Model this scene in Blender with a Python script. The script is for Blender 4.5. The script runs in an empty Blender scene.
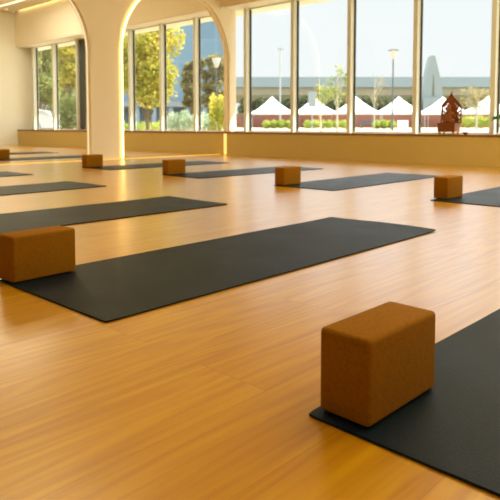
import bpy, bmesh, math, random
from mathutils import Vector, Matrix, noise
R = math.radians
PI = math.pi
SC = bpy.context.scene
COL = SC.collection
rnd = random.Random(7)

# ------------------------------------------------------------------ materials
def nt(name):
    m = bpy.data.materials.new(name); m.use_nodes = True
    t = m.node_tree; t.nodes.clear()
    out = t.nodes.new('ShaderNodeOutputMaterial')
    return m, t, out
def node(t, kind, **kw):
    n = t.nodes.new(kind)
    for k, v in kw.items():
        if k in n.inputs: n.inputs[k].default_value = v
        else: setattr(n, k, v)
    return n
def link(t, a, b): t.links.new(a, b)
def rgba(c): return (c[0], c[1], c[2], 1)
def srgb(r, g, b):
    f = lambda v: (v/255/12.92) if v/255 <= .04045 else ((v/255+.055)/1.055)**2.4
    return (f(r), f(g), f(b))

def plain(name, col, rough=.6, metal=0, spec=.5, vary=.08, scale=6, bump=0, bscale=60, subsurf=0):
    m, t, out = nt(name)
    p = node(t, 'ShaderNodeBsdfPrincipled', Roughness=rough, Metallic=metal)
    p.inputs['Specular IOR Level'].default_value = spec
    tc = node(t, 'ShaderNodeTexCoord')
    nz = node(t, 'ShaderNodeTexNoise', Scale=scale, Detail=4)
    link(t, tc.outputs['Object'], nz.inputs['Vector'])
    mx = node(t, 'ShaderNodeMix', data_type='RGBA')
    a = tuple(max(0, c*(1-vary)) for c in col); b = tuple(min(1, c*(1+vary)) for c in col)
    mx.inputs[6].default_value = rgba(a); mx.inputs[7].default_value = rgba(b)
    link(t, nz.outputs['Fac'], mx.inputs[0]); link(t, mx.outputs[2], p.inputs['Base Color'])
    if bump:
        n2 = node(t, 'ShaderNodeTexNoise', Scale=bscale, Detail=3)
        link(t, tc.outputs['Object'], n2.inputs['Vector'])
        bp = node(t, 'ShaderNodeBump', Strength=bump, Distance=.004)
        link(t, n2.outputs['Fac'], bp.inputs['Height']); link(t, bp.outputs[0], p.inputs['Normal'])
    link(t, p.outputs[0], out.inputs[0])
    return m

def glow(name, col, s):
    m, t, out = nt(name)
    e = node(t, 'ShaderNodeEmission', Color=rgba(col), Strength=s)
    link(t, e.outputs[0], out.inputs[0]); return m

def make_floor_mat():
    m, t, out = nt('oak_planks')
    p = node(t, 'ShaderNodeBsdfPrincipled')
    p.inputs['Specular IOR Level'].default_value = .5
    p.inputs['Coat Weight'].default_value = .85; p.inputs['Coat Roughness'].default_value = .25
    g = node(t, 'ShaderNodeTexCoord')
    br = node(t, 'ShaderNodeTexBrick', offset=.37, offset_frequency=2, squash=1)
    br.inputs['Scale'].default_value = 1
    br.inputs['Brick Width'].default_value = 1.35; br.inputs['Row Height'].default_value = .19
    br.inputs['Mortar Size'].default_value = .0008; br.inputs['Mortar Smooth'].default_value = .3
    br.inputs['Color1'].default_value = (.0, .0, .0, 1); br.inputs['Color2'].default_value = (1, 1, 1, 1)
    br.inputs['Mortar'].default_value = (.2, .2, .2, 1)
    link(t, g.outputs['Object'], br.inputs['Vector'])
    # offset the grain from plank to plank
    vm = node(t, 'ShaderNodeVectorMath', operation='MULTIPLY_ADD')
    link(t, br.outputs['Color'], vm.inputs[0]); vm.inputs[1].default_value = (7.3, 3.1, 0)
    link(t, g.outputs['Object'], vm.inputs[2])
    mp = node(t, 'ShaderNodeMapping'); mp.inputs['Scale'].default_value = (2.4, 46, 1)
    link(t, vm.outputs[0], mp.inputs['Vector'])
    n1 = node(t, 'ShaderNodeTexNoise', Scale=1.0, Detail=5, Roughness=.58, Distortion=.5)
    link(t, mp.outputs[0], n1.inputs['Vector'])
    mp2 = node(t, 'ShaderNodeMapping'); mp2.inputs['Scale'].default_value = (.6, 6.5, 1)
    link(t, vm.outputs[0], mp2.inputs['Vector'])
    w = node(t, 'ShaderNodeTexNoise', Scale=1.1, Detail=1.5, Distortion=.4)
    link(t, mp2.outputs[0], w.inputs['Vector'])
    # contour lines of a smooth field read as cathedral grain
    mu = node(t, 'ShaderNodeMath', operation='MULTIPLY'); mu.inputs[1].default_value = 70
    link(t, w.outputs['Fac'], mu.inputs[0])
    sn = node(t, 'ShaderNodeMath', operation='SINE'); link(t, mu.outputs[0], sn.inputs[0])
    mr = node(t, 'ShaderNodeMapRange'); link(t, sn.outputs[0], mr.inputs[0])
    mr.inputs[1].default_value = -1; mr.inputs[2].default_value = 1
    ad = node(t, 'ShaderNodeMath', operation='MULTIPLY_ADD'); ad.inputs[1].default_value = .2
    link(t, mr.outputs[0], ad.inputs[0]); link(t, n1.outputs['Fac'], ad.inputs[2])
    ad2 = node(t, 'ShaderNodeMath', operation='MULTIPLY_ADD'); ad2.inputs[1].default_value = .08
    link(t, br.outputs['Color'], ad2.inputs[0]); link(t, ad.outputs[0], ad2.inputs[2])
    cr = node(t, 'ShaderNodeValToRGB')
    e = cr.color_ramp.elements
    e[0].position = .34; e[0].color = rgba(FLOOR_D); e[1].position = .9; e[1].color = rgba(FLOOR_L)
    link(t, ad2.outputs[0], cr.inputs[0])
    mm = node(t, 'ShaderNodeMix', data_type='RGBA'); mm.inputs[7].default_value = rgba(tuple(c*.8 for c in FLOOR_D))
    link(t, br.outputs['Fac'], mm.inputs[0]); link(t, cr.outputs[0], mm.inputs[6])
    link(t, mm.outputs[2], p.inputs['Base Color'])
    rr = node(t, 'ShaderNodeMapRange'); rr.inputs[3].default_value = .27; rr.inputs[4].default_value = .29
    link(t, n1.outputs['Fac'], rr.inputs[0]); link(t, rr.outputs[0], p.inputs['Roughness'])
    link(t, p.outputs[0], out.inputs[0]); return m

def make_mat_mat():
    m, t, out = nt('mat_rubber')
    p = node(t, 'ShaderNodeBsdfPrincipled', Roughness=.5)
    p.inputs['Specular IOR Level'].default_value = .15
    g = node(t, 'ShaderNodeTexCoord')
    # pebbled texture of tiny closed cells about 5 mm across
    pr = node(t, 'ShaderNodeTexVoronoi', Scale=230, Randomness=.3); link(t, g.outputs['Object'], pr.inputs['Vector'])
    bp = node(t, 'ShaderNodeBump', Strength=.6, Distance=.0012); link(t, pr.outputs[0], bp.inputs['Height'])
    link(t, bp.outputs[0], p.inputs['Normal'])
    nz = node(t, 'ShaderNodeTexNoise', Scale=3.5, Detail=5); link(t, g.outputs['Object'], nz.inputs['Vector'])
    cr = node(t, 'ShaderNodeValToRGB'); e = cr.color_ramp.elements
    e[0].position = .3; e[0].color = rgba(MAT_D); e[1].position = .75; e[1].color = rgba(MAT_L)
    link(t, nz.outputs['Fac'], cr.inputs[0]); link(t, cr.outputs[0], p.inputs['Base Color'])
    rr = node(t, 'ShaderNodeMapRange'); rr.inputs[3].default_value = .52; rr.inputs[4].default_value = .42
    link(t, nz.outputs['Fac'], rr.inputs[0]); link(t, rr.outputs[0], p.inputs['Roughness'])
    link(t, p.outputs[0], out.inputs[0]); return m

def make_cork():
    m, t, out = nt('cork')
    p = node(t, 'ShaderNodeBsdfPrincipled', Roughness=.85)
    p.inputs['Specular IOR Level'].default_value = .15
    g = node(t, 'ShaderNodeTexCoord')
    v = node(t, 'ShaderNodeTexVoronoi', Scale=330); link(t, g.outputs['Object'], v.inputs['Vector'])
    n = node(t, 'ShaderNodeTexNoise', Scale=120, Detail=4, Roughness=.7); link(t, g.outputs['Object'], n.inputs['Vector'])
    sp = node(t, 'ShaderNodeSeparateColor'); link(t, v.outputs['Color'], sp.inputs[0])
    mx = node(t, 'ShaderNodeMath', operation='MULTIPLY_ADD'); mx.inputs[1].default_value = .45
    link(t, sp.outputs[0], mx.inputs[0]); link(t, n.outputs['Fac'], mx.inputs[2])
    cr = node(t, 'ShaderNodeValToRGB'); e = cr.color_ramp.elements
    e[0].position = .3; e[0].color = rgba(tuple(c*.72 for c in CORK)); e[1].position = .85; e[1].color = rgba(CORK)
    link(t, mx.outputs[0], cr.inputs[0]); link(t, cr.outputs[0], p.inputs['Base Color'])
    bp = node(t, 'ShaderNodeBump', Strength=.25, Distance=.001); link(t, mx.outputs[0], bp.inputs['Height'])
    link(t, bp.outputs[0], p.inputs['Normal'])
    link(t, p.outputs[0], out.inputs[0]); return m

def make_glass():
    m, t, out = nt('window_glass')
    tr = node(t, 'ShaderNodeBsdfTransparent', Color=(.97, .985, .98, 1))
    gl = node(t, 'ShaderNodeBsdfGlossy', Roughness=.01, Color=(1, 1, 1, 1))
    fr = node(t, 'ShaderNodeFresnel', IOR=1.45)
    ge = node(t, 'ShaderNodeNewGeometry')          # only the first face of the pane mirrors
    iv = node(t, 'ShaderNodeMath', operation='SUBTRACT'); iv.inputs[0].default_value = 1
    link(t, ge.outputs['Backfacing'], iv.inputs[1])
    ml = node(t, 'ShaderNodeMath', operation='MULTIPLY')
    link(t, fr.outputs[0], ml.inputs[0]); link(t, iv.outputs[0], ml.inputs[1])
    mx = node(t, 'ShaderNodeMixShader'); link(t, ml.outputs[0], mx.inputs[0])
    link(t, tr.outputs[0], mx.inputs[1]); link(t, gl.outputs[0], mx.inputs[2])
    link(t, mx.outputs[0], out.inputs[0]); return m

def make_leaf(name, a, b, trans=.45):
    m, t, out = nt(name)
    g = node(t, 'ShaderNodeTexCoord')
    n = node(t, 'ShaderNodeTexNoise', Scale=1.6, Detail=3); link(t, g.outputs['Object'], n.inputs['Vector'])
    cr = node(t, 'ShaderNodeValToRGB'); e = cr.color_ramp.elements
    e[0].position = .38; e[0].color = rgba(a); e[1].position = .62; e[1].color = rgba(b)
    link(t, n.outputs['Fac'], cr.inputs[0])
    d = node(t, 'ShaderNodeBsdfDiffuse'); tl = node(t, 'ShaderNodeBsdfTranslucent')
    link(t, cr.outputs[0], d.inputs[0]); link(t, cr.outputs[0], tl.inputs[0])
    mx = node(t, 'ShaderNodeMixShader'); mx.inputs[0].default_value = trans
    link(t, d.outputs[0], mx.inputs[1]); link(t, tl.outputs[0], mx.inputs[2])
    link(t, mx.outputs[0], out.inputs[0]); return m

def make_facade():
    m, t, out = nt('blue_glass_facade')
    p = node(t, 'ShaderNodeBsdfPrincipled', Roughness=.35)
    g = node(t, 'ShaderNodeTexCoord')
    br = node(t, 'ShaderNodeTexBrick', offset=0); br.inputs['Scale'].default_value = 1
    br.inputs['Brick Width'].default_value = 3; br.inputs['Row Height'].default_value = 3.4
    br.inputs['Mortar Size'].default_value = .09
    br.inputs['Color1'].default_value = rgba(srgb(92, 120, 140)); br.inputs['Color2'].default_value = rgba(srgb(100, 128, 148))
    br.inputs['Mortar'].default_value = rgba(srgb(112, 136, 152))
    mp = node(t, 'ShaderNodeMapping'); mp.inputs['Rotation'].default_value = (R(90), 0, 0)
    link(t, g.outputs['Object'], mp.inputs['Vector']); link(t, mp.outputs[0], br.inputs['Vector'])
    link(t, br.outputs['Color'], p.inputs['Base Color']); link(t, p.outputs[0], out.inputs[0]); return m

FLOOR_L = srgb(204, 152, 8); FLOOR_D = srgb(174, 116, 2)
MAT_D = srgb(2, 18, 30); MAT_L = srgb(10, 30, 46)
CORK = srgb(148, 98, 2)
M = dict(
    floor=make_floor_mat(), mat=make_mat_mat(), cork=make_cork(), glass=make_glass(),
    wall=plain('cream_paint', srgb(247, 238, 216), .8, spec=.2, vary=.02, bump=.1),
    low=plain('tan_paint', srgb(204, 180, 112), .75, spec=.25, vary=.03, bump=.1),
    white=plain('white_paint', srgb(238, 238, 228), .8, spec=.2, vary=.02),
    ceil=plain('ceiling_paint', srgb(236, 230, 214), .85, spec=.1, vary=.02),
    sill=plain('sill_wood', srgb(122, 78, 34), .5, vary=.12, scale=12),
    frame=plain('window_frame_metal', srgb(222, 228, 220), .5, vary=.02, spec=.4),
    gasket=plain('black_gasket', srgb(30, 36, 36), .6),
    darkframe=plain('dark_sash', srgb(70, 74, 70), .5),
    led=glow('led_column', (1, .62, .2), 8), ledf=glow('led_floor', (1, .5, .06), 1.5),
    ledv=glow('led_wall', (1, .58, .14), 1.7), leds=glow('led_soft', (1, .78, .42), 1.1), ledc=glow('led_ceiling', (1, .84, .5), 2.2), spot=glow('downlight', (1, .9, .65), 3),
    carved=plain('carved_teak', srgb(128, 70, 20), .5, vary=.3, scale=40, bump=.5, bscale=90),
    brass=plain('brass', srgb(180, 140, 80), .35, metal=.8),
    terracotta=plain('terracotta', srgb(186, 112, 58), .8),
    soil=plain('potting_soil', srgb(60, 44, 30), .95),
    ground=plain('plaza_paving', srgb(158, 147, 121), .9, spec=.1, vary=.08, scale=.2),
    tent=plain('white_canvas', srgb(246, 246, 246), .8, spec=.1, vary=.01),
    brick=plain('rust_red_panels', srgb(127, 80, 67), .9, vary=.08, scale=.4),
    conc=plain('pale_concrete', srgb(130, 127, 111), .9, vary=.06, scale=.1),
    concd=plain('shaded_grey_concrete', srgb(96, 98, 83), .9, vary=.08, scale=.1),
    para=plain('blue_grey_parapet', srgb(124, 139, 145), .8, vary=.03, scale=.1),
    stone=plain('grey_stone', srgb(124, 136, 138), .85, vary=.05, scale=.3),
    post=plain('grey_post_metal', srgb(74, 84, 88), .5, vary=.04),
    palepost=plain('pale_post_metal', srgb(152, 162, 163), .6, vary=.04),
    lampglass=plain('frosted_lamp', srgb(189, 186, 179), .5, vary=.02),
    bark=plain('bark', srgb(112, 98, 76), .95, vary=.2, scale=8),
    palebark=plain('pale_bark', srgb(178, 170, 148), .95, vary=.15, scale=8),
    facade=make_facade(), roofgrey=plain('roof_grey', srgb(120, 128, 133), .8),
    bluewall=plain('blue_grey_wall', srgb(120, 136, 149), .8),
    carwhite=plain('white_car_paint', srgb(192, 194, 195), .25, vary=.01), cardark=plain('car_glass', srgb(40, 50, 56), .1),
    tyre=plain('tyre', srgb(34, 34, 36), .8), rim=plain('alloy', srgb(150, 154, 156), .35, metal=.6),
    dark=plain('dark_blue_grey', srgb(74, 86, 96), .6),
    sign=plain('grey_sign', srgb(133, 142, 146), .6, vary=.03),
    leaf_y=make_leaf('yellow_green_leaves', srgb(158, 159, 63), srgb(204, 190, 93)),
    leaf_g=make_leaf('mid_green_leaves', srgb(114, 131, 76), srgb(158, 162, 97)),
    leaf_d=make_leaf('dark_olive_leaves', srgb(126, 124, 92), srgb(157, 151, 111), .4),
    leaf_h=make_leaf('hedge_leaves', srgb(148, 165, 70), srgb(185, 190, 106)),
    leaf_p=make_leaf('pale_leaves', srgb(159, 176, 144), srgb(194, 201, 176)),
    leaf_o=make_leaf('olive_twigs', srgb(134, 125, 82), srgb(157, 146, 105)),
    leaf_pot=make_leaf('pot_plant_leaves', srgb(52, 96, 48), srgb(86, 134, 66), .25),
    leaf_far=make_leaf('far_bush_leaves', srgb(79, 91, 70), srgb(106, 114, 84), .3),
)

# ------------------------------------------------------------------ mesh helpers
def link_mesh(name, bm, mat, parent=None, loc=(0, 0, 0), rz=0, smooth=False):
    me = bpy.data.meshes.new(name)
    bmesh.ops.recalc_face_normals(bm, faces=bm.faces[:])
    bm.to_mesh(me); bm.free()
    me.materials.append(M[mat])
    if smooth:
        for p in me.polygons: p.use_smooth = True
        try: me.set_sharp_from_angle(angle=R(40))
        except Exception: pass
    o = bpy.data.objects.new(name, me); COL.objects.link(o)
    o.location = loc; o.rotation_euler = (0, 0, rz)
    if parent: o.parent = parent
    return o
def tag(o, label=None, cat=None, group=None, kind=None):
    if label: o['label'] = label
    if cat: o['category'] = cat
    if group: o['group'] = group
    if kind: o['kind'] = kind
    return o
def thing(name, label, cat, loc=(0, 0, 0), rz=0, group=None):
    o = bpy.data.objects.new(name, None); COL.objects.link(o)
    o.location = loc; o.rotation_euler = (0, 0, rz); o.empty_display_size = .1
    return tag(o, label, cat, group)
def box(bm, x0, x1, y0, y1, z0, z1, bev=0, seg=2):
    r = bmesh.ops.create_cube(bm, size=1)
    vs = r['verts']
    for v in vs:
        v.co = Vector(((x0+x1)/2 + v.co.x*(x1-x0), (y0+y1)/2 + v.co.y*(y1-y0), (z0+z1)/2 + v.co.z*(z1-z0)))
    if bev:
        es = list({e for v in vs for e in v.link_edges})
        bmesh.ops.bevel(bm, geom=es, offset=bev, segments=seg, profile=.5, affect='EDGES')
    return bm
def B(*a, **k): return box(bmesh.new(), *a, **k)
def tube(bm, pts, rad, n=8, cap=True):
    pts = [Vector(p) for p in pts]
    if not isinstance(rad, (list, tuple)): rad = [rad]*len(pts)
    rings = []
    for i, p in enumerate(pts):
        d = (pts[min(i+1, len(pts)-1)] - pts[max(i-1, 0)]).normalized()
        u = d.orthogonal() if i == 0 else (u - d*u.dot(d))
        u.normalize(); w = d.cross(u)
        rings.append([bm.verts.new(p + rad[i]*(math.cos(2*PI*k/n)*u + math.sin(2*PI*k/n)*w)) for k in range(n)])
    for a, b in zip(rings, rings[1:]):
        for k in range(n): bm.faces.new((a[k], a[(k+1) % n], b[(k+1) % n], b[k]))
    if cap: bm.faces.new(rings[0][::-1]); bm.faces.new(rings[-1])
    return bm
def lathe(bm, prof, n=24, c=(0, 0, 0)):
    c = Vector(c); rings = []
    for r, z in prof:
        if r < 1e-6: rings.append([bm.verts.new(c+Vector((0, 0, z)))])
        else: rings.append([bm.verts.new(c+Vector((r*math.cos(2*PI*k/n), r*math.sin(2*PI*k/n), z))) for k in range(n)])
    for a, b in zip(rings, rings[1:]):
        for k in range(n):
            k2 = (k+1) % n
            f = [a[k % len(a)], a[k2 % len(a)], b[k2 % len(b)], b[k % len(b)]]
            f = list(dict.fromkeys(f))
            if len(f) > 2: bm.faces.new(f)
    return bm
def prism(bm, pts, axis, a0, a1):
    """closed 2-D outline swept along an axis: 'y' takes pts as (x,z), 'x' as (y,z), 'z' as (x,y)"""
    def P(p, a): return {'y': (p[0], a, p[1]), 'x': (a, p[0], p[1]), 'z': (p[0], p[1], a)}[axis]
    A = [bm.verts.new(P(p, a0)) for p in pts]; Bv = [bm.verts.new(P(p, a1)) for p in pts]
    fa = bm.faces.new(A); fb = bm.faces.new(Bv[::-1])
    for i in range(len(pts)):
        j = (i+1) % len(pts); bm.faces.new((A[i], A[j], Bv[j], Bv[i]))
    bmesh.ops.triangulate(bm, faces=[fa, fb], ngon_method='EAR_CLIP')
    return bm
def ellipsoid(bm, c, r, sub=2):
    v = bmesh.ops.create_icosphere(bm, subdivisions=sub, radius=1)['verts']
    for w in v: w.co = Vector((c[0]+w.co.x*r[0], c[1]+w.co.y*r[1], c[2]+w.co.z*r[2]))
    return bm
def leaves(bm, centres, n, size, rng):
    """n separate folded leaves scattered through a list of (centre, radii) clumps"""
    wts = [c[1][0]*c[1][1]*c[1][2] for c in centres]
    for c, rr in rng.choices(centres, wts, k=n):
        while True:
            d = Vector((rng.uniform(-1, 1), rng.uniform(-1, 1), rng.uniform(-1, 1)))
            if .25 < d.length < 1: break
        p = Vector((c[0]+d.x*rr[0], c[1]+d.y*rr[1], c[2]+d.z*rr[2]))
        a = Vector((rng.gauss(0, 1), rng.gauss(0, 1), rng.gauss(0, .7))).normalized()
        b = a.cross(Vector((rng.gauss(0, 1), rng.gauss(0, 1), rng.gauss(0, 1)))).normalized()
        nn = a.cross(b); s = size*rng.uniform(.6, 1.3); wd = s*.33
        v0 = bm.verts.new(p-a*s*.5); v1 = bm.verts.new(p+b*wd+nn*wd*.4); v2 = bm.verts.new(p+a*s*.5); v3 = bm.verts.new(p-b*wd+nn*wd*.4)
        bm.faces.new((v0, v1, v2)); bm.faces.new((v0, v2, v3))
    return bm

# ------------------------------------------------------------------ camera
FPX, PITCH, YAW, CAMZ, CY = 606.7, .0619, R(46.649), .5108, 162.88
cam = bpy.data.cameras.new('camera'); co = bpy.data.objects.new('camera', cam); COL.objects.link(co)
co.location = (0, 0, CAMZ); co.rotation_euler = (PI/2-PITCH, 0, -YAW)
cam.sensor_width = 36; cam.lens = FPX/500*36; cam.shift_y = -(250-CY)/500
cam.clip_end = 2000
cam.dof.use_dof = True; cam.dof.focus_distance = 1.7; cam.dof.aperture_fstop = 8
SC.camera = co
FW = Vector((math.sin(YAW), math.cos(YAW), 0)); RT = Vector((math.cos(YAW), -math.sin(YAW), 0))
HOR = 125.3
def far(px, dist, z=0.0):          # a place outdoors: bearing and distance in metres
    p = FW*dist + RT*((px-250)/FPX*dist); return Vector((p.x, p.y, z))
def hgt(py, dist): return CAMZ + (HOR-py)*dist/FPX

# ------------------------------------------------------------------ the room
WX, GX = 7.393, 7.80          # face of the low wall, plane of the glass
AY, EY = 7.70, 15.35          # arcade, far end wall
X0, Y0 = -5.0, -7.0
CZ, HZ, SZ = 3.43, 2.55, .395
def struct(name, bm, mat, parent=None, **k):
    o = link_mesh(name, bm, mat, parent, **k)
    if parent is None: o['kind'] = 'structure'
    return o
struct('floor', B(X0-.2, WX+.05, Y0-.2, EY+.2, -.12, 0), 'floor')
bm = B(X0-.2, WX-.06, Y0-.2, EY+.2, CZ, CZ+.15)
box(bm, WX-.06, 8.2, Y0-.2, EY+.2, CZ+.10, CZ+.15)
struct('ceiling', bm, 'ceil')                     # a narrow cove slot runs along the bulkhead
struct('wall_left', B(X0-.2, GX+.02, EY, EY+.2, 0, CZ), 'white')
struct('wall_back', B(X0-.2, X0, Y0, EY, 0, CZ), 'wall')
struct('wall_right', B(X0-.2, 8.2, Y0-.2, Y0, 0, CZ), 'wall')
struct('wall_front', B(WX, 8.1, Y0, EY, 0, SZ-.02), 'low')
struct('trim_1', B(WX-.012, GX+.1, Y0, EY, SZ-.022, SZ, bev=.003), 'sill')
struct('trim_2', B(WX, 8.2, Y0, EY, HZ, CZ+.10), 'wall')            # bulkhead over the windows
struct('baseboard_left', B(X0, WX, EY-.015, EY, 0, .07, bev=.003), 'white')

struct('trim_4', B(WX+.012, 8.2, Y0, EY, HZ-.012, HZ), 'white')          # added white board; daylight on the soffit put into its colour
# arcade: openings (centre, radius, springing) from the window side inwards
def arcade_mesh(openings, right_edge, right_base, y0, y1):
    bm = bmesh.new()
    def quad(xa, za, xb, zb, ztop_a, ztop_b=None):
        if ztop_b is None: ztop_b = ztop_a
        bm.faces.new([bm.verts.new((x, y0, z)) for x, z in ((xa, za), (xb, zb), (xb, ztop_b), (xa, ztop_a))])
    x = X0
    for k, (xl, xr, zc) in enumerate(openings):            # sorted left to right
        r = (xr-xl)/2; c = (xl+xr)/2
        quad(x, 0, xl, 0, zprev if k else zc, zc); quad(x, zprev if k else zc, xl, zc, CZ)
        P = [(c+r*math.cos(PI-PI*q/64), zc+r*math.sin(PI*q/64)) for q in range(65)]
        for a, b in zip(P, P[1:]): quad(a[0], a[1], b[0], b[1], CZ)
        x, zprev = xr, zc
    quad(x, right_base, right_edge, right_base, zprev); quad(x, zprev, right_edge, zprev, CZ)
    bmesh.ops.remove_doubles(bm, verts=bm.verts[:], dist=1e-5)
    r = bmesh.ops.extrude_face_region(bm, geom=bm.faces[:])
    for v in r['geom']:
        if isinstance(v, bmesh.types.BMVert): v.co.y = y1
    return bm
inner = sorted([(5.40, 7.585, 1.63)] + [(2.70-2.76*k, 4.80-2.76*k, 1.57) for k in range(3)])
outer = [(a-.09, b+.04, z-.01) if a > 5 else (a-.02, b+.012, z) for a, b, z in inner]
arc = struct('wall_arcade', arcade_mesh(inner, GX, SZ, AY+.04, AY+.10), 'wall')
facing = link_mesh('arch_facing', arcade_mesh(outer, GX, SZ, AY, AY+.041), 'wall', arc)
bv = facing.modifiers.new('bevel', 'BEVEL'); bv.width = .012; bv.segments = 3; bv.limit_method = 'ANGLE'; bv.angle_limit = R(50)

# warm light lines, each a thing of its own
def ribbon(pts, w, n, th):
    """flat strip of width w along a polyline, n = direction it faces"""
    bm = bmesh.new(); n = Vector(n); pts = [Vector(p) for p in pts]; rows = []
    for i, p in enumerate(pts):
        d = (pts[min(i+1, len(pts)-1)]-pts[max(i-1, 0)]).normalized(); s = d.cross(n).normalized()*w/2
        rows.append([bm.verts.new(p-s), bm.verts.new(p+s), bm.verts.new(p+s+n*th), bm.verts.new(p-s+n*th)])
    for a, b in zip(rows, rows[1:]):
        for k in range(4): bm.faces.new((a[k], a[(k+1) % 4], b[(k+1) % 4], b[k]))
    bm.faces.new(rows[0]); bm.faces.new(rows[-1][::-1]); return bm
c, r, zc = 6.4925, 1.0925+.032, 1.63
path = [(c-r, AY+.04, .012)] + [(c-r, AY+.04, z) for z in (.4, .8, 1.2)] + \
       [(c+r*math.cos(PI-a), AY+.04, zc+r*math.sin(PI-a)) for a in [PI*.5*k/20 for k in range(21)]]
tag(link_mesh('light_strip', tube(bmesh.new(), [(x-.02, y-.052, z) for x, y, z in path], .010, 10), 'led'),
    'warm light strip up the right edge of the cream column and around the arch', 'light strip')
c2, r2, z2_ = 3.75, 1.05, 1.57
path = [(c2+r2*math.cos(a), AY+.055, z2_+r2*math.sin(a)) for a in [PI*.5-PI*.5*k/20 for k in range(21)]] + [(c2+r2, AY+.055, z) for z in (1.2, .8, .4, .012)]
bm = bmesh.new(); rows = []
for (x, y, z) in path:
    d = Vector((x-c2, 0, max(0, z-z2_))).normalized() if z > z2_ else Vector((1, 0, 0))
    rows.append([bm.verts.new(Vector((x, y+q, z))-d*h) for q, h in ((-.012, .002), (.012, .002), (.012, .01), (-.012, .01))])
for a, b in zip(rows, rows[1:]):
    for k in range(4): bm.faces.new((a[k], a[(k+1) % 4], b[(k+1) % 4], b[k]))
bm.faces.new(rows[0]); bm.faces.new(rows[-1][::-1])
tag(link_mesh('light_strip', bm, 'leds'), 'soft warm light strip along the left edge of the cream column', 'light strip')
tag(link_mesh('light_strip', ribbon([(-5+.02, AY+.02, 0), (1, AY+.02, 0), (WX-.02, AY+.02, 0)], .10, (0, 0, 1), .004), 'ledf'),
    'yellow glowing light line inlaid across the floor along the arches', 'light strip')
tag(link_mesh('light_strip', ribbon([(WX, AY-.13, .006), (WX, AY-.13, SZ-.03)], .06, (-1, 0, 0), .008), 'ledv'),
    'short upright glowing light strip on the low tan wall at the end of the arch', 'light strip')
tag(link_mesh('light_strip', ribbon([(6.72, 15.2, CZ), (6.78, 14.6, CZ), (6.79, 14, CZ), (6.8, 8.4, CZ)], .06, (0, 0, -1), .01), 'ledc'),
    'bright light line on the grey ceiling at the top left corner of the photo', 'light strip')
dl = thing('downlight', 'small round recessed spot light in the ceiling at top left', 'ceiling light', (7.06, 15.1, CZ))
link_mesh('trim_ring', lathe(bmesh.new(), [(.035, 0), (.035, -.006), (.05, -.006), (.05, 0)]), 'white', dl)
link_mesh('lens', lathe(bmesh.new(), [(0, -.003), (.034, -.003), (.034, 0), (0, 0)]), 'spot', dl)

# windows: one mullion, head and bottom rail per bay, the pane and its gasket are children
lefts = [15.08, 14.05, 12.94, 11.88, 10.83, 9.77, 8.74, None, 7.41, 6.35, 5.25, 4.16, 3.08, 2.0, .92, -.16, -1.24, -2.32, -3.4, -4.48, -5.56, -6.64]
MX0, MX1, MW = 7.70, 7.84, .062
lefts = [v if v is None else v+.012 for v in lefts]
n = 0
for i, yl in enumerate(lefts):
    if yl is None: continue
    nxt = lefts[i+1] if i+1 < len(lefts) else Y0
    if nxt is None: nxt = AY+.10
    n += 1
    bm = B(MX0, MX1, yl-MW, yl, SZ, HZ)
    box(bm, MX0+.06, MX1, nxt, yl-MW, SZ, SZ+.02); box(bm, MX0+.06, MX1, nxt, yl-MW, HZ-.03, HZ)
    w = struct(f'window_{n}', bm, 'frame')
    link_mesh('glass_pane', B(GX, GX+.008, nxt, yl-MW, SZ+.02, HZ-.03), 'glass', w)
    g = B(GX-.012, GX+.02, yl-MW-.018, yl-MW, SZ+.02, HZ-.03)
    link_mesh('gasket', g, 'gasket', w)
    if n == 3:
        link_mesh('sash_frame', B(GX-.05, GX+.02, yl-MW-.26, yl-MW-.02, SZ+.02, HZ-.03), 'darkframe', w)
# narrow panes at both ends of the row
n += 1
w = struct(f'window_{n}', B(MX0+.06, MX1, 7.41, AY, SZ, SZ+.02), 'frame'); link_mesh('glass_pane', B(GX, GX+.008, 7.41, AY, SZ+.02, HZ), 'glass', w)
n += 1
w = struct(f'window_{n}', B(MX0+.06, MX1, 15.08, EY, SZ, SZ+.02), 'frame'); link_mesh('solid_panel', B(GX, GX+.03, 15.08, EY, SZ+.02, HZ), 'white', w)
struct('unseen_overhang', B(8.1, 10.5, Y0-1, EY+1, 4.0, 4.3), 'white')      # unseen roof overhang, placed to cut the sun to a low patch
struct('wall_outside', B(8.1, 8.25, Y0-1, EY+1, HZ, 4.1), 'white')

# ------------------------------------------------------------------ mats
ML, MWD, MT = 1.862, .62, .005
def mat_mesh(seed, curl):
    bm = bmesh.new(); nx, ny = 92, 32; top = []; bot = []
    for i in range(nx+1):
        ra, rb = [], []
        for j in range(ny+1):
            u, v = i/nx, j/ny
            x, y = u*ML, -v*MWD
            # softly rounded corners
            cr = .009
            dx = min(x, ML-x); dy = min(-y, MWD+y)
            if dx < cr and dy < cr:
                d = Vector((cr-dx, cr-dy)); 
                if d.length > cr:
                    k = cr/d.length; ex, ey = cr-d.x*k, cr-d.y*k
                    x = ex if x < ML/2 else ML-ex; y = -ey if v < .5 else -MWD+ey
            h = .0022*max(0, noise.noise(Vector((u*5+seed, v*2.4, seed*.7))))
            e = max(0, (u-.86)/.14); h += curl*(e**2)*(.6+.4*math.sin(v*5+seed))
            ra.append(bm.verts.new((x, y, MT+h))); rb.append(bm.verts.new((x, y, .0006+h)))
        top.append(ra); bot.append(rb)
    for i in range(nx):
        for j in range(ny):
            bm.faces.new((top[i][j], top[i+1][j], top[i+1][j+1], top[i][j+1]))
            bm.faces.new((bot[i][j], bot[i][j+1], bot[i+1][j+1], bot[i+1][j]))
    for i in range(nx):
        for j in (0, ny):
            bm.faces.new((top[i][j], bot[i][j], bot[i+1][j], top[i+1][j]))
    for j in range(ny):
        for i in (0, nx):
            bm.faces.new((top[i][j], top[i][j+1], bot[i][j+1], bot[i][j]))
    return bm
G1 = 'dark yoga mats laid out in rows on the wooden floor'
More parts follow.
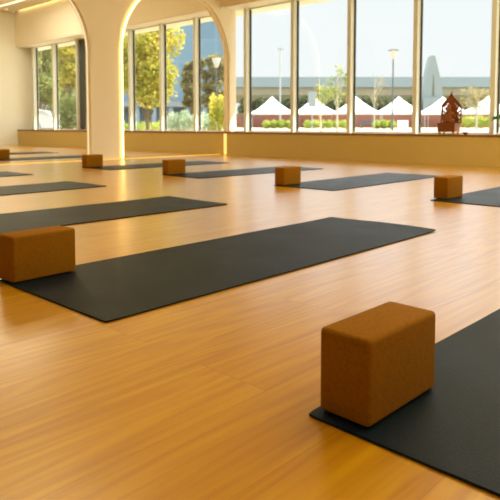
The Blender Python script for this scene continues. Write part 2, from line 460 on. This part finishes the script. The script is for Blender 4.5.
mats = [
    (.824, .640, -.0123, .0, 'dark grey yoga mat under the nearest cork block, running off the right edge'),
    (.8601, 1.9471, .0049, .008, 'large dark yoga mat across the middle, under the cork block at left edge'),
    (.8727, 3.4174, -.0175, .003, 'dark yoga mat directly behind the large middle mat and left cork block'),
    (.9776, 4.9236, .0178, .004, 'third dark yoga mat up from the left cork block, ending left of the column'),
    (1.1384, 6.5242, -.0032, .002, 'tip of a dark yoga mat at the left edge before the glowing floor line'),
    (3.8119, 1.9201, .0062, .0, 'blue grey yoga mat under the rightmost cork block of the back row'),
    (3.86, 3.372, .004, .002, 'blue grey yoga mat beneath the cork block in the centre of the back row'),
    (3.9079, 4.9418, -.05, .003, 'grey yoga mat with a cork block on it just right of the column'),
    (3.93, 6.51, -.03, .002, 'grey yoga mat starting at the cork block in front of the column foot'),
    (3.86, 9.12, 0, .0, 'yoga mat just beyond the glowing floor line, running behind the column'),
    (3.87, 10.92, 0, .0, 'farthest dark yoga mat, beyond the arches near the low wall'),
]
for i, (x, y, t, curl, lab) in enumerate(mats):
    o = link_mesh('yoga_mat', mat_mesh(i*3.7+1, curl), 'mat', None, (x, y, 0), t, smooth=True)
    tag(o, lab, 'yoga mat', G1)

# ------------------------------------------------------------------ cork blocks
BL, BW, BH = .2305, .105, .1505
blk = link_mesh('yoga_block', B(0, BL, -BW, 0, 0, BH, bev=.0085, seg=4), 'cork', None, (0, 0, 0), 0, smooth=True)
blocks = [
    (.8466, .6317, -.0176, 'largest and nearest cork yoga block, at the lower right'),
    (.8638, 1.9599, .0388, 'cork yoga block cut by the left edge, on the large middle mat'),
    (3.9105, 1.9463, -.0227, 'rightmost small cork yoga block in the back row'),
    (3.8666, 3.365, .0101, 'small cork yoga block in the centre of the back row, below the windows'),
    (3.9188, 4.9486, -.0182, 'small cork yoga block just right of the lit column on a grey mat'),
    (3.9072, 6.4704, .005, 'small cork yoga block in front of the foot of the column'),
    (3.8773, 8.90, 0, 'distant cork yoga block at the left edge beyond the glowing floor line'),
]
for i, (x, y, t, lab) in enumerate(blocks):
    o = blk if i == 0 else blk.copy()
    if i: COL.objects.link(o)
    o.location = (x, y, .0062); o.rotation_euler = (0, 0, t)
    tag(o, lab, 'yoga block', 'cork blocks standing on the yoga mats')

# ------------------------------------------------------------------ things on the sill
st = thing('wooden_statue', 'reddish carved wooden figure seated on a throne with a pierced pointed back', 'statue', (7.56, 3.56, SZ), R(0))
st.scale = (1, .9, 1)
# local frame: the figure faces -X, width along Y
def hw(y, z): return (y, z)
link_mesh('base', box(B(-.095, .075, -.13, .13, .028, .135, bev=.006), -.105, .085, -.14, .14, .13, .145, bev=.004), 'carved', st)
for sx in (-1, 1):
    for sy in (-1, 1):
        link_mesh('foot', lathe(bmesh.new(), [(0, 0), (.010, 0), (.016, .010), (.011, .02), (.017, .03), (0, .03)], 12, (sx*.07-.01, sy*.105, 0)), 'brass', st)
def panel_from_curve(outer_pts, holes, th):
    cu = bpy.data.curves.new('back', 'CURVE'); cu.dimensions = '2D'; cu.fill_mode = 'BOTH'; cu.extrude = th/2
    for pts in [outer_pts]+holes:
        s = cu.splines.new('POLY'); s.points.add(len(pts)-1); s.use_cyclic_u = True
        for q, p in zip(s.points, pts): q.co = (p[0], p[1], 0, 1)
    o = bpy.data.objects.new('tmp', cu); COL.objects.link(o)
    me = bpy.data.meshes.new_from_object(o.evaluated_get(bpy.context.evaluated_depsgraph_get()))
    bpy.data.objects.remove(o)
    bm = bmesh.new(); bm.from_mesh(me); bpy.data.meshes.remove(me)
    for v in bm.verts: v.co = Vector((v.co.z, v.co.x, v.co.y))
    return bm
bpy.context.view_layer.update()
out = []
for k in range(7): out.append((.15, .145+.035*k))
out += [(.145, .375), (.12, .405), (.085, .44), (.045, .475), (.022, .50), (.010, .515), (0, .545)]
out = [(-y, z) for y, z in out] + [(y, z) for y, z in reversed(out[:-1])]
holes = []
for s in (-1, 1):
    for (y, z, ry, rz_) in ((.118, .335, .020, .028), (.085, .365, .014, .016), (.122, .275, .014, .022), (.096, .305, .014, .014), (.120, .22, .017, .02), (.100, .245, .010, .012), (.125, .17, .012, .012), (.062, .395, .012, .012)):
        holes.append([(s*y+ry*math.cos(a*PI/5), z+rz_*math.sin(a*PI/5)) for a in range(10)])
bp = panel_from_curve(out, holes, .03)
bmesh.ops.translate(bp, verts=bp.verts[:], vec=(.07, 0, 0))
link_mesh('throne_back', bp, 'carved', st)
# finial and raised rim of the throne back
rim = bmesh.new()
tube(rim, [(.053, y, z) for y, z in out], .008, 6); ellipsoid(rim, (.068, 0, .55), (.012, .012, .022), 1)
link_mesh('rim', rim, 'carved', st)
# the seated figure: one skinned surface, legs crossed, round belly, head with a tall crown
def skinned(name, verts, edges, radii, mat, parent, sub=2):
    me = bpy.data.meshes.new(name); me.from_pydata([Vector(v) for v in verts], edges, [])
    o = bpy.data.objects.new(name, me); COL.objects.link(o); o.parent = parent
    o.modifiers.new('skin', 'SKIN')
    for sv, r_ in zip(me.skin_vertices[0].data, radii):
        sv.radius = (r_, r_) if not isinstance(r_, tuple) else r_
    me.skin_vertices[0].data[0].use_root = True
    s = o.modifiers.new('sub', 'SUBSURF'); s.levels = sub; s.render_levels = sub
    me.materials.append(M[mat])
    bpy.context.view_layer.update()
    dg = bpy.context.evaluated_depsgraph_get()
    nm = bpy.data.meshes.new_from_object(o.evaluated_get(dg))
    o.modifiers.clear(); o.data = nm; nm.name = name
    for p in nm.polygons: p.use_smooth = True
    return o
V = [(-.005, 0, .175), (-.012, 0, .215), (-.002, 0, .262), (0, 0, .292), (-.006, 0, .325), (-.002, 0, .355), (0, 0, .385), (0, 0, .405),
     (-.03, .085, .168), (-.065, .03, .160), (-.03, -.085, .168), (-.070, -.03, .163),
     (-.002, .062, .268), (-.018, .090, .222), (-.055, .075, .20), (-.002, -.062, .268), (-.018, -.090, .225), (-.052, -.072, .262),
     (-.034, 0, .312), (-.042, .008, .285), (-.036, .022, .262)]
E_ = [(0, 1), (1, 2), (2, 3), (3, 4), (4, 5), (5, 6), (6, 7), (0, 8), (8, 9), (0, 10), (10, 11), (2, 12), (12, 13), (13, 14), (2, 15), (15, 16), (16, 17), (4, 18), (18, 19), (19, 20)]
Rr = [.055, .058, .046, .026, .036, .030, .020, .008, .030, .020, .030, .020, .022, .017, .012, .022, .017, .013, .014, .010, .007]
skinned('seated_figure', V, E_, Rr, 'carved', st)

dish = bmesh.new(); lathe(dish, [(0, 0), (.022, 0), (.03, .012), (.05, .028), (.046, .028), (.026, .012), (0, .008)], 20)
tag(link_mesh('small_dish', dish, 'carved', None, (7.54, 3.33, SZ), smooth=True), 'little brown dish on the sill right of the wooden statue', 'dish')
pp = thing('potted_plant', 'green leafy plant in a terracotta pot at the right end of the window sill', 'potted plant', (7.55, 2.81, SZ))
link_mesh('pot', lathe(bmesh.new(), [(0, 0), (.05, 0), (.068, .11), (.078, .112), (.078, .135), (.066, .135), (.062, .115), (0, .112)], 24), 'terracotta', pp, smooth=True)
link_mesh('soil', lathe(bmesh.new(), [(0, .119), (.0625, .118), (0, .113)], 20), 'soil', pp)
bs = bmesh.new(); bl = bmesh.new(); rp = random.Random(3)
for k in range(13):
    a = k*2.4; l = rp.uniform(.09, .17); hz = rp.uniform(.05, .12)
    p = [(0, 0, .118), (math.cos(a)*l*.4, math.sin(a)*l*.4, .118+hz*.8), (math.cos(a)*l, math.sin(a)*l, .118+hz)]
    tube(bs, p, .003, 5)
    d = Vector((math.cos(a), math.sin(a), -.25)).normalized(); s = Vector((-math.sin(a), math.cos(a), 0)); e = Vector(p[2])
    L_ = rp.uniform(.06, .10)
    rows = []
    for q in range(7):
        u = q/6; wd = .030*math.sin(PI*min(1, u*.92+.06))
        cpt = e + d*L_*(u-.2) + Vector((0, 0, -.02*u*u))
        rows.append([bl.verts.new(cpt-s*wd+Vector((0, 0, wd*.4))), bl.verts.new(cpt), bl.verts.new(cpt+s*wd+Vector((0, 0, wd*.4)))])
    for r0, r1 in zip(rows, rows[1:]):
        for z_ in (0, 1): bl.faces.new((r0[z_], r0[z_+1], r1[z_+1], r1[z_]))
link_mesh('stems', bs, 'leaf_pot', pp); link_mesh('foliage', bl, 'leaf_pot', pp)

# ------------------------------------------------------------------ outdoors
GZ = .12
struct('ground', B(8.1, 420, -420, 420, GZ-.4, GZ), 'ground')
def tree(name, label, px, dist, py_top, py_bot, wpx, leaf, nleaf, lsize, seed, bark='bark', cat='tree', clumps=9, trunk=.09, depth=1.0, twigs=0, group=None, lean=0):
    rg = random.Random(seed); base = far(px, dist, GZ)
    t = thing(name, label, cat, base, -YAW, group)          # local X runs across the view, Y away
    zt, zb = hgt(py_top, dist)-GZ, hgt(py_bot, dist)-GZ; hw_ = wpx*dist/FPX/2
    cz, hz = (zt+zb)/2, (zt-zb)/2
    cl = []; bt = bmesh.new()
    top = Vector((lean, 0, cz+hz*.4))
    tube(bt, [(0, 0, 0), (lean*.3+rg.uniform(-.05, .05)*hw_, 0, zb*.6), (lean*.7, 0, cz-hz*.2), top], [trunk, trunk*.85, trunk*.6, trunk*.25], 8)
    for k in range(clumps):
        th_ = rg.uniform(0, 2*PI); rr = rg.uniform(.25, .72); zz = rg.uniform(-.7, .75)
        f = math.sqrt(max(.1, 1-zz*zz))
        c_ = Vector((lean+math.cos(th_)*rr*hw_*f, math.sin(th_)*rr*hw_*f*depth, cz+zz*hz))
        s = rg.uniform(.32, .5)
        cl.append((c_, (hw_*s, hw_*s*depth, min(hw_, hz)*s*.9)))
        st_ = Vector((lean*.5, 0, max(zb*.5, c_.z-hz*.7)))
        tube(bt, [st_, (st_+c_)/2+Vector((0, 0, .05*hz)), c_], [trunk*.4, trunk*.25, trunk*.08], 5)
        for q in range(twigs):
            e_ = c_+Vector((rg.gauss(0, 1)*hw_*.25, rg.gauss(0, 1)*hw_*.25, rg.uniform(.1, .5)*hz))
            tube(bt, [c_*.7+st_*.3, e_], [trunk*.12, trunk*.05], 4)
    link_mesh('trunk', bt, bark, t)
    if nleaf: link_mesh('foliage', leaves(bmesh.new(), cl, nleaf, lsize, rg), leaf, t)
    return t
def bush(name, label, px, dist, py_top, wpx, leaf, n_, ls, seed, cat='bush', depth=1.2, group=None):
    rg = random.Random(seed); base = far(px, dist, GZ)
    hw_ = wpx*dist/FPX/2; h = hgt(py_top, dist)-GZ; cl = []
    k = max(3, int(hw_*2/(h*.8)))
    for i in range(k):
        r_ = hw_/k*1.25
        cl.append(((-hw_+hw_*2*(i+.5)/k, rg.uniform(-.1, .1)*depth, h*rg.uniform(.48, .55)), (r_, depth*.5, h*.5)))
    return tag(link_mesh(name, leaves(bmesh.new(), cl, n_, ls, rg), leaf, None, base, -YAW), label, cat, group)

# trees and building seen through the arch and the far left windows
tree('street_tree', 'yellow green leafy tree filling the two left panes under the arch', 148, 23, 4, 112, 80, 'leaf_y', 11000, .15, 11, clumps=34)
tree('street_tree', 'dark olive tree behind the middle of the arch windows', 193, 34, 56, 112, 30, 'leaf_d', 4200, .2, 12, clumps=14)
tree('street_tree', 'dark olive tree in the rightmost arch pane beside the white pier', 216, 33, 46, 118, 36, 'leaf_d', 5000, .2, 13, clumps=14)
tree('street_tree', 'green tree filling the leftmost window pane above the white car', 42, 27, 10, 112, 50, 'leaf_g', 6500, .17, 14, clumps=20)
tree('street_tree', 'yellow green tree in the second window pane left of the column', 68, 25, 8, 98, 40, 'leaf_y', 5000, .17, 15, clumps=18)
tree('street_tree', 'tall mid green tree directly behind the cream column', 104, 30, 6, 110, 60, 'leaf_g', 6000, .19, 16, clumps=20)
tree('street_tree', 'broad green tree far behind the two leftmost window panes', 56, 48, 0, 126, 70, 'leaf_g', 9000, .3, 17, clumps=34)
bush('shrub', 'yellow green shrub at the right end of the arch windows', 221, 21, 94, 22, 'leaf_y', 1500, .11, 21)
bush('shrub', 'pale flowering shrub low in the middle arch pane', 185, 24, 111, 36, 'leaf_p', 1800, .1, 22)
bush('shrub', 'pale green shrub low in the rightmost arch pane', 210, 26, 112, 22, 'leaf_p', 1200, .1, 23)
bush('shrub', 'leafy green shrub at the foot of the second left window', 68, 22, 96, 26, 'leaf_g', 1800, .12, 24)
bush('shrub', 'low pale green shrub under the yellow green tree in the arch', 140, 26, 121, 50, 'leaf_h', 1600, .1, 25)
b0 = far(178, 95, GZ)
bd = thing('office_building', 'tall pale blue glass building behind the trees seen through the arch', 'building', b0, -YAW)
wv = 50*95/FPX
link_mesh('tower', B(-wv*1.8, wv, 0, 14, 0, 34), 'facade', bd)
link_mesh('podium', B(-wv*1.85, wv*1.02, -2.5, 0, 3.2, 4.0), 'roofgrey', bd)
for k in range(9):
    x = -wv*1.75+k*wv*.33
    link_mesh('pillar', B(x-.35, x+.35, -2.2, -1.6, 0, 3.2, bev=.04), 'bluewall', bd)
link_mesh('roof', B(-wv*1.85, wv*1.03, -.4, 14.4, 34, 34.8), 'roofgrey', bd)

# white car half seen at the far left
c0 = far(30, 25, GZ)
car = thing('car', 'white parked car at the bottom of the leftmost window', 'car', c0, -YAW)
prof = [(-3.2, .32), (-3.25, .75), (-3.05, .95), (-2.4, 1.02), (-1.75, 1.45), (-.6, 1.48), (.15, 1.06), (.95, .92), (1.12, .72), (1.14, .34)]
bm = prism(bmesh.new(), prof, 'y', -.82, .82)
bmesh.ops.bevel(bm, geom=[e for e in bm.edges if abs((e.verts[0].co-e.verts[1].co).y) < 1e-4 and abs(e.verts[0].co.y) > .8 and e.calc_face_angle(0) > .6], offset=.07, segments=3, affect='EDGES')
link_mesh('body', bm, 'carwhite', car, smooth=True)
link_mesh('side_window', prism(bmesh.new(), [(-2.2, 1.06), (-1.68, 1.40), (-.66, 1.42), (-.05, 1.07)], 'y', -.835, .835), 'cardark', car)
for x in (-2.35, .42):
    for y in (-.72, .72):
        bm = lathe(bmesh.new(), [(0, -.1), (.27, -.1), (.32, -.07), (.32, .07), (.27, .1), (0, .1)], 28)
        bmesh.ops.rotate(bm, verts=bm.verts[:], matrix=Matrix.Rotation(PI/2, 3, 'X')); bmesh.ops.translate(bm, verts=bm.verts[:], vec=(x, y*1.06, .32))
        wh = link_mesh('wheel', bm, 'tyre', car, smooth=True)
        bm = lathe(bmesh.new(), [(0, -.115), (.10, -.112), (.20, -.104), (.2, .104), (.10, .112), (0, .115)], 20)
        bmesh.ops.rotate(bm, verts=bm.verts[:], matrix=Matrix.Rotation(PI/2, 3, 'X')); bmesh.ops.translate(bm, verts=bm.verts[:], vec=(x, y*1.06, .32))
        link_mesh('hub_cap', bm, 'rim', wh, smooth=True)

# viaduct across the background
vd = thing('viaduct', 'long grey elevated road bridge crossing the background behind the tents', 'bridge', far(370, 210, GZ), -YAW)
z = lambda y: hgt(y, 210)-GZ
link_mesh('parapet', B(-62, 120, -6.2, -5.6, z(88.5), z(78.8)), 'para', vd)
link_mesh('girder', prism(bmesh.new(), [(-5.6, z(87)), (-5.4, z(96)), (-2.4, z(103)), (3, z(103)), (6, z(96)), (6, z(87))], 'x', -62, 120), 'conc', vd)
for k in range(7):
    x = -56+k*28
    link_mesh('pier', prism(bmesh.new(), [(x-1.6, 0), (x+1.6, 0), (x+1.6, z(106)), (x+3.4, z(102.5)), (x-3.4, z(102.5)), (x-1.6, z(106))], 'y', -1.4, 1.8), 'conc', vd)
# dark growth under the bridge
for k, (px, w_) in enumerate(((262, 44), (306, 46), (350, 46), (396, 50), (446, 52), (494, 50))):
    names = ['left of the first tent peak', 'behind the second tent', 'behind the third tent by the mullion', 'behind the fourth tent', 'behind the wooden statue', 'at the right edge']
    bush('far_bush', 'hazy olive thicket under the bridge ' + names[k], px, 150, 97, w_, 'leaf_far', 3200, .9, 40+k, depth=5)

# red brown wall behind the tents
rw = thing('boundary_wall', 'long rust red wall below the white tents', 'wall', far(370, 107, GZ), -YAW)
link_mesh('wall_panel', B(-24, 30, 0, .3, 0, 2.35), 'brick', rw)
link_mesh('coping', B(-24, 30, -.06, .36, 2.35, 2.5), 'conc', rw)

# marquee tents in a row
TD = 100
def tent_mesh(w, eave, peak):
    bm = bmesh.new(); N = 12; rows = []
    for i in range(N+1):
        u = i/N; half = w/2*(1-u)+.12*u; zz = eave+(peak-eave)*(u**1.35)*1.0
        ring = []
        for s in range(4):
            for q in range(6):
                f = -1+2*q/6; a, b_ = [(f, -1), (1, f), (-f, 1), (-1, -f)][s]
                sag = -.10*(1-u)*u*4*(1-f*f)
                ring.append(bm.verts.new((a*half, b_*half, zz+sag)))
        rows.append(ring)
    for a, b_ in zip(rows, rows[1:]):
        for k in range(24): bm.faces.new((a[k], a[(k+1) % 24], b_[(k+1) % 24], b_[k]))
    bm.faces.new(rows[-1]); return bm
eave, peak, TW = hgt(112.6, TD)-GZ, hgt(97.5, TD)-GZ, 6.9
tent0 = thing('marquee_tent', '', 'tent', (0, 0, 0), -YAW)
link_mesh('canopy', tent_mesh(TW, eave, peak), 'tent', tent0)
bm = bmesh.new()
for s in (-1, 1):
    box(bm, -TW/2, TW/2, s*TW/2-.02, s*TW/2+.02, eave-.32, eave); box(bm, s*TW/2-.02, s*TW/2+.02, -TW/2, TW/2, eave-.32, eave)
link_mesh('valance', bm, 'tent', tent0)
for sx in (-1, 1):
    for sy in (-1, 1):
        link_mesh('leg', tube(bmesh.new(), [(sx*(TW/2-.08), sy*(TW/2-.08), 0), (sx*(TW/2-.08), sy*(TW/2-.08), eave)], .06, 8), 'palepost', tent0)
link_mesh('finial', lathe(bmesh.new(), [(.10, peak-.05), (.06, peak+.1), (.03, peak+.2), (0, peak+.25)], 10), 'tent', tent0)
tl = [(272, 'white peaked tent in the first wide window from the pier'), (314, 'white peaked tent behind the grey sign board in the second wide window'),
      (355, 'white peaked tent cut by the mullion left of the tall lamp post'), (398, 'white peaked tent just right of the tall lamp post'),
      (442, 'white peaked tent partly hidden behind the wooden statue'), (487, 'white peaked tent at the right, behind the bare olive tree')]
for i, (px, lab) in enumerate(tl):
    if i == 0: o = tent0
    else:
        o = tent0.copy(); COL.objects.link(o)
        for ch in tent0.children:
            c_ = ch.copy(); COL.objects.link(c_); c_.parent = o
    o.location = far(px, TD+1.5*math.sin(i*2.1), GZ)
    tag(o, lab, 'tent', 'white peaked tents in a row')

# monument
mo = thing('monument', 'tall tapering grey stone monument right of the fourth mullion', 'monument', far(430.5, 150, GZ), -YAW)
s = 150/FPX; z = lambda y: hgt(y, 150)-GZ
prof = [(-9.5*s, z(98)), (-9*s, z(86)), (-5.6*s, z(70)), (-3.4*s, z(60)), (-2.6*s, z(57)), (1.2*s, z(57)), (2.2*s, z(60)), (5.2*s, z(72)), (8.4*s, z(84)), (9.5*s, z(98))]
bm = prism(bmesh.new(), prof, 'y', -1.4, 1.4)
link_mesh('shaft', bm, 'stone', mo)
bm = B(-10.5*s, 10.5*s, -2.2, 2.2, 0, z(98)); box(bm, -12*s, 12*s, -2.8, 2.8, 0, z(116)); link_mesh('plinth', bm, 'stone', mo)
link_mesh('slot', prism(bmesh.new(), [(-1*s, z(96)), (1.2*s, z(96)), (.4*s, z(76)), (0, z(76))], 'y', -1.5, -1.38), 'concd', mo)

# lamps and posts
d = 42; z = lambda y: hgt(y, d)-GZ; s = d/FPX
lp = thing('street_lamp', 'tall grey street lamp with an inverted cone head in the third wide window', 'street lamp', far(392, d, GZ))
link_mesh('post', tube(bmesh.new(), [(0, 0, 0), (0, 0, z(59.5))], [.07, .045], 12), 'post', lp)
link_mesh('lamp_shade', lathe(bmesh.new(), [(.05, z(60)), (.10, z(59)), (4.6*s, z(51.6)), (4.6*s, z(51)), (0, z(51.2))], 24), 'lampglass', lp, smooth=True)
link_mesh('lamp_cap', lathe(bmesh.new(), [(0, z(49.8)), (3*s, z(50)), (5.1*s, z(50.9)), (5.1*s, z(51.6)), (0, z(51.4))], 24), 'post', lp, smooth=True)
d = 30; z2 = lambda y: hgt(y, d)-GZ; s = d/FPX
lp = thing('street_lamp', 'street lamp with a white cone head among the dark trees in the rightmost arch pane', 'street lamp', far(216.5, d, GZ))
link_mesh('post', tube(bmesh.new(), [(0, 0, 0), (0, 0, z2(68))], [.06, .04], 10), 'post', lp)
link_mesh('lamp_shade', lathe(bmesh.new(), [(.04, z2(68.5)), (.1, z2(67.5)), (4.2*s, z2(60)), (4.2*s, z2(59)), (0, z2(58.6))], 20), 'lampglass', lp, smooth=True)
d = 70; z = lambda y: hgt(y, d)-GZ
lp = thing('light_mast', 'thin pale light mast in the first wide window', 'light mast', far(280, d, GZ), -YAW)
link_mesh('post', tube(bmesh.new(), [(0, 0, 0), (0, 0, z(50))], [.10, .07], 8), 'palepost', lp)
link_mesh('cross_arm', B(-.35, .35, -.12, .12, z(50.6), z(49)), 'palepost', lp)
d = 60; z = lambda y: hgt(y, d)-GZ; s = d/FPX
sg = thing('sign_board', 'small grey square sign board on a post in front of the second tent', 'sign', far(312, d, GZ), -YAW)
link_mesh('board', B(-4*s, 4*s, -.05, .05, z(107), z(92), bev=.02), 'sign', sg)
link_mesh('post', tube(bmesh.new(), [(0, .08, 0), (0, .08, z(95))], .05, 8), 'palepost', sg)
ub = thing('utility_box', 'white upright box on the ground left of the fourth mullion', 'box', far(402.5, 62, GZ), -YAW)
s = 62/FPX
link_mesh('cabinet', B(-4.6*s, 4.6*s, -.3, .3, 0, hgt(120.5, 62)-GZ-.06, bev=.02), 'tent', ub)
link_mesh('lid', B(-5*s, 5*s, -.34, .34, hgt(120.5, 62)-GZ-.06, hgt(120.5, 62)-GZ, bev=.02), 'tent', ub)
be = thing('bench', 'dark low bench in front of the red wall below the lamp post', 'bench', far(367, 80, GZ), -YAW)
s = 80/FPX; h = hgt(122, 80)-GZ
link_mesh('seat', B(-7*s, 7*s, -.3, .3, h-.25, h-.1, bev=.02), 'dark', be)
link_mesh('backrest', B(-7*s, 7*s, .24, .32, h-.1, h+.15, bev=.02), 'dark', be)
for x in (-6, 6): link_mesh('leg', B(x*s-.06, x*s+.06, -.25, .25, 0, h-.25), 'dark', be)

# young trees and hedges in front of the tents
tree('young_tree', 'slim young tree with sparse yellow green leaves in the second wide window', 321, 27, 84, 112, 30, 'leaf_g', 200, .15, 31, 'palebark', clumps=10, trunk=.045, depth=1, twigs=2)
tree('young_tree', 'taller young tree with a leafy tip beside the third mullion', 337, 30, 58, 110, 26, 'leaf_g', 230, .16, 35, 'palebark', clumps=11, trunk=.05, twigs=2)
tree('bare_tree', 'faint bare young tree in the third wide window', 374, 48, 72, 108, 30, 'leaf_o', 40, .2, 33, 'palebark', clumps=10, trunk=.05, twigs=6)
tree('bare_tree', 'bare olive brown tree right of the wooden statue', 476, 50, 86, 112, 44, 'leaf_o', 420, .22, 34, 'palebark', clumps=14, trunk=.09, twigs=6)
for k, (px, w_, lab) in enumerate(((278, 30, 'low bright green hedge below the first white tent'), (326, 44, 'low bright green hedge at the foot of the young trees'),
                                   (384, 22, 'short bright green hedge at the foot of the tall lamp post'), (474, 48, 'wide yellow green hedge right of the wooden statue'))):
    bush('hedge', lab, px, 66, 119.8 if k < 3 else 115.5, w_, 'leaf_h', 1500, .22, 50+k, 'hedge', 1.4, 'clipped hedges in front of the red wall')

# ------------------------------------------------------------------ light
wd = bpy.data.worlds.new('sky'); SC.world = wd; wd.use_nodes = True
t = wd.node_tree; t.nodes.clear()
o = t.nodes.new('ShaderNodeOutputWorld'); bg = t.nodes.new('ShaderNodeBackground')
g = t.nodes.new('ShaderNodeTexCoord'); sp = t.nodes.new('ShaderNodeSeparateXYZ')
cr = t.nodes.new('ShaderNodeValToRGB'); e = cr.color_ramp.elements
e[0].position = .0; e[0].color = rgba((.268, .277, .277)); e[1].position = .6; e[1].color = rgba((.96, .98, 1))
m1 = e.new(.23); m1.color = rgba((.262, .276, .281)); m2 = e.new(.31); m2.color = rgba((.95, .98, 1))
link(t, g.outputs['Generated'], sp.inputs[0]); link(t, sp.outputs[2], cr.inputs[0])
link(t, cr.outputs[0], bg.inputs[0]); bg.inputs[1].default_value = SKY = 3.7
link(t, bg.outputs[0], o.inputs[0])
sun = bpy.data.lights.new('sun', 'SUN'); sun.energy = 14; sun.angle = R(1); sun.color = (1, .95, .86)
so = bpy.data.objects.new('sun', sun); COL.objects.link(so)
so.rotation_euler = Vector((1, -.5, 1.2)).to_track_quat('Z', 'Y').to_euler(); so.location = (20, -20, 30)
def unseen_lamp(x, y, sx, sy, p, col=(1, .86, .48), z=None):
    l = bpy.data.lights.new('unseen_lamp', 'AREA'); l.shape = 'RECTANGLE'; l.size = sx; l.size_y = sy; l.energy = p; l.color = col
    ob = bpy.data.objects.new('unseen_lamp', l); COL.objects.link(ob); ob.location = (x, y, z or CZ-.03)
unseen_lamp(WX-.03, 11.6, .03, 7.0, 6, (1, .78, .36), CZ+.07)          # cove over the bulkhead
for x, y, p in ((5.4, 1.1, 80), (6.0, -1.5, 55), (5.6, -4, 40), (3.4, .1, 56), (1.6, -2.0, 40), (1.9, 4.6, 54), (-1.0, 2.2, 16),  # unseen overhead lamps added as warm fill, placed for their effect
                (4.4, 9.6, 55), (5.6, 12.5, 75), (1.6, 9.6, 25)): unseen_lamp(x, y, 2.2, 2.0, p, (1, .92, .68) if y > 12 else (1, .86, .48))

vs = SC.view_settings
SC.display_settings.display_device = 'sRGB'
vs.view_transform = 'Standard'; vs.look = 'None'; vs.exposure = 0; vs.gamma = 1; vs.use_curve_mapping = False
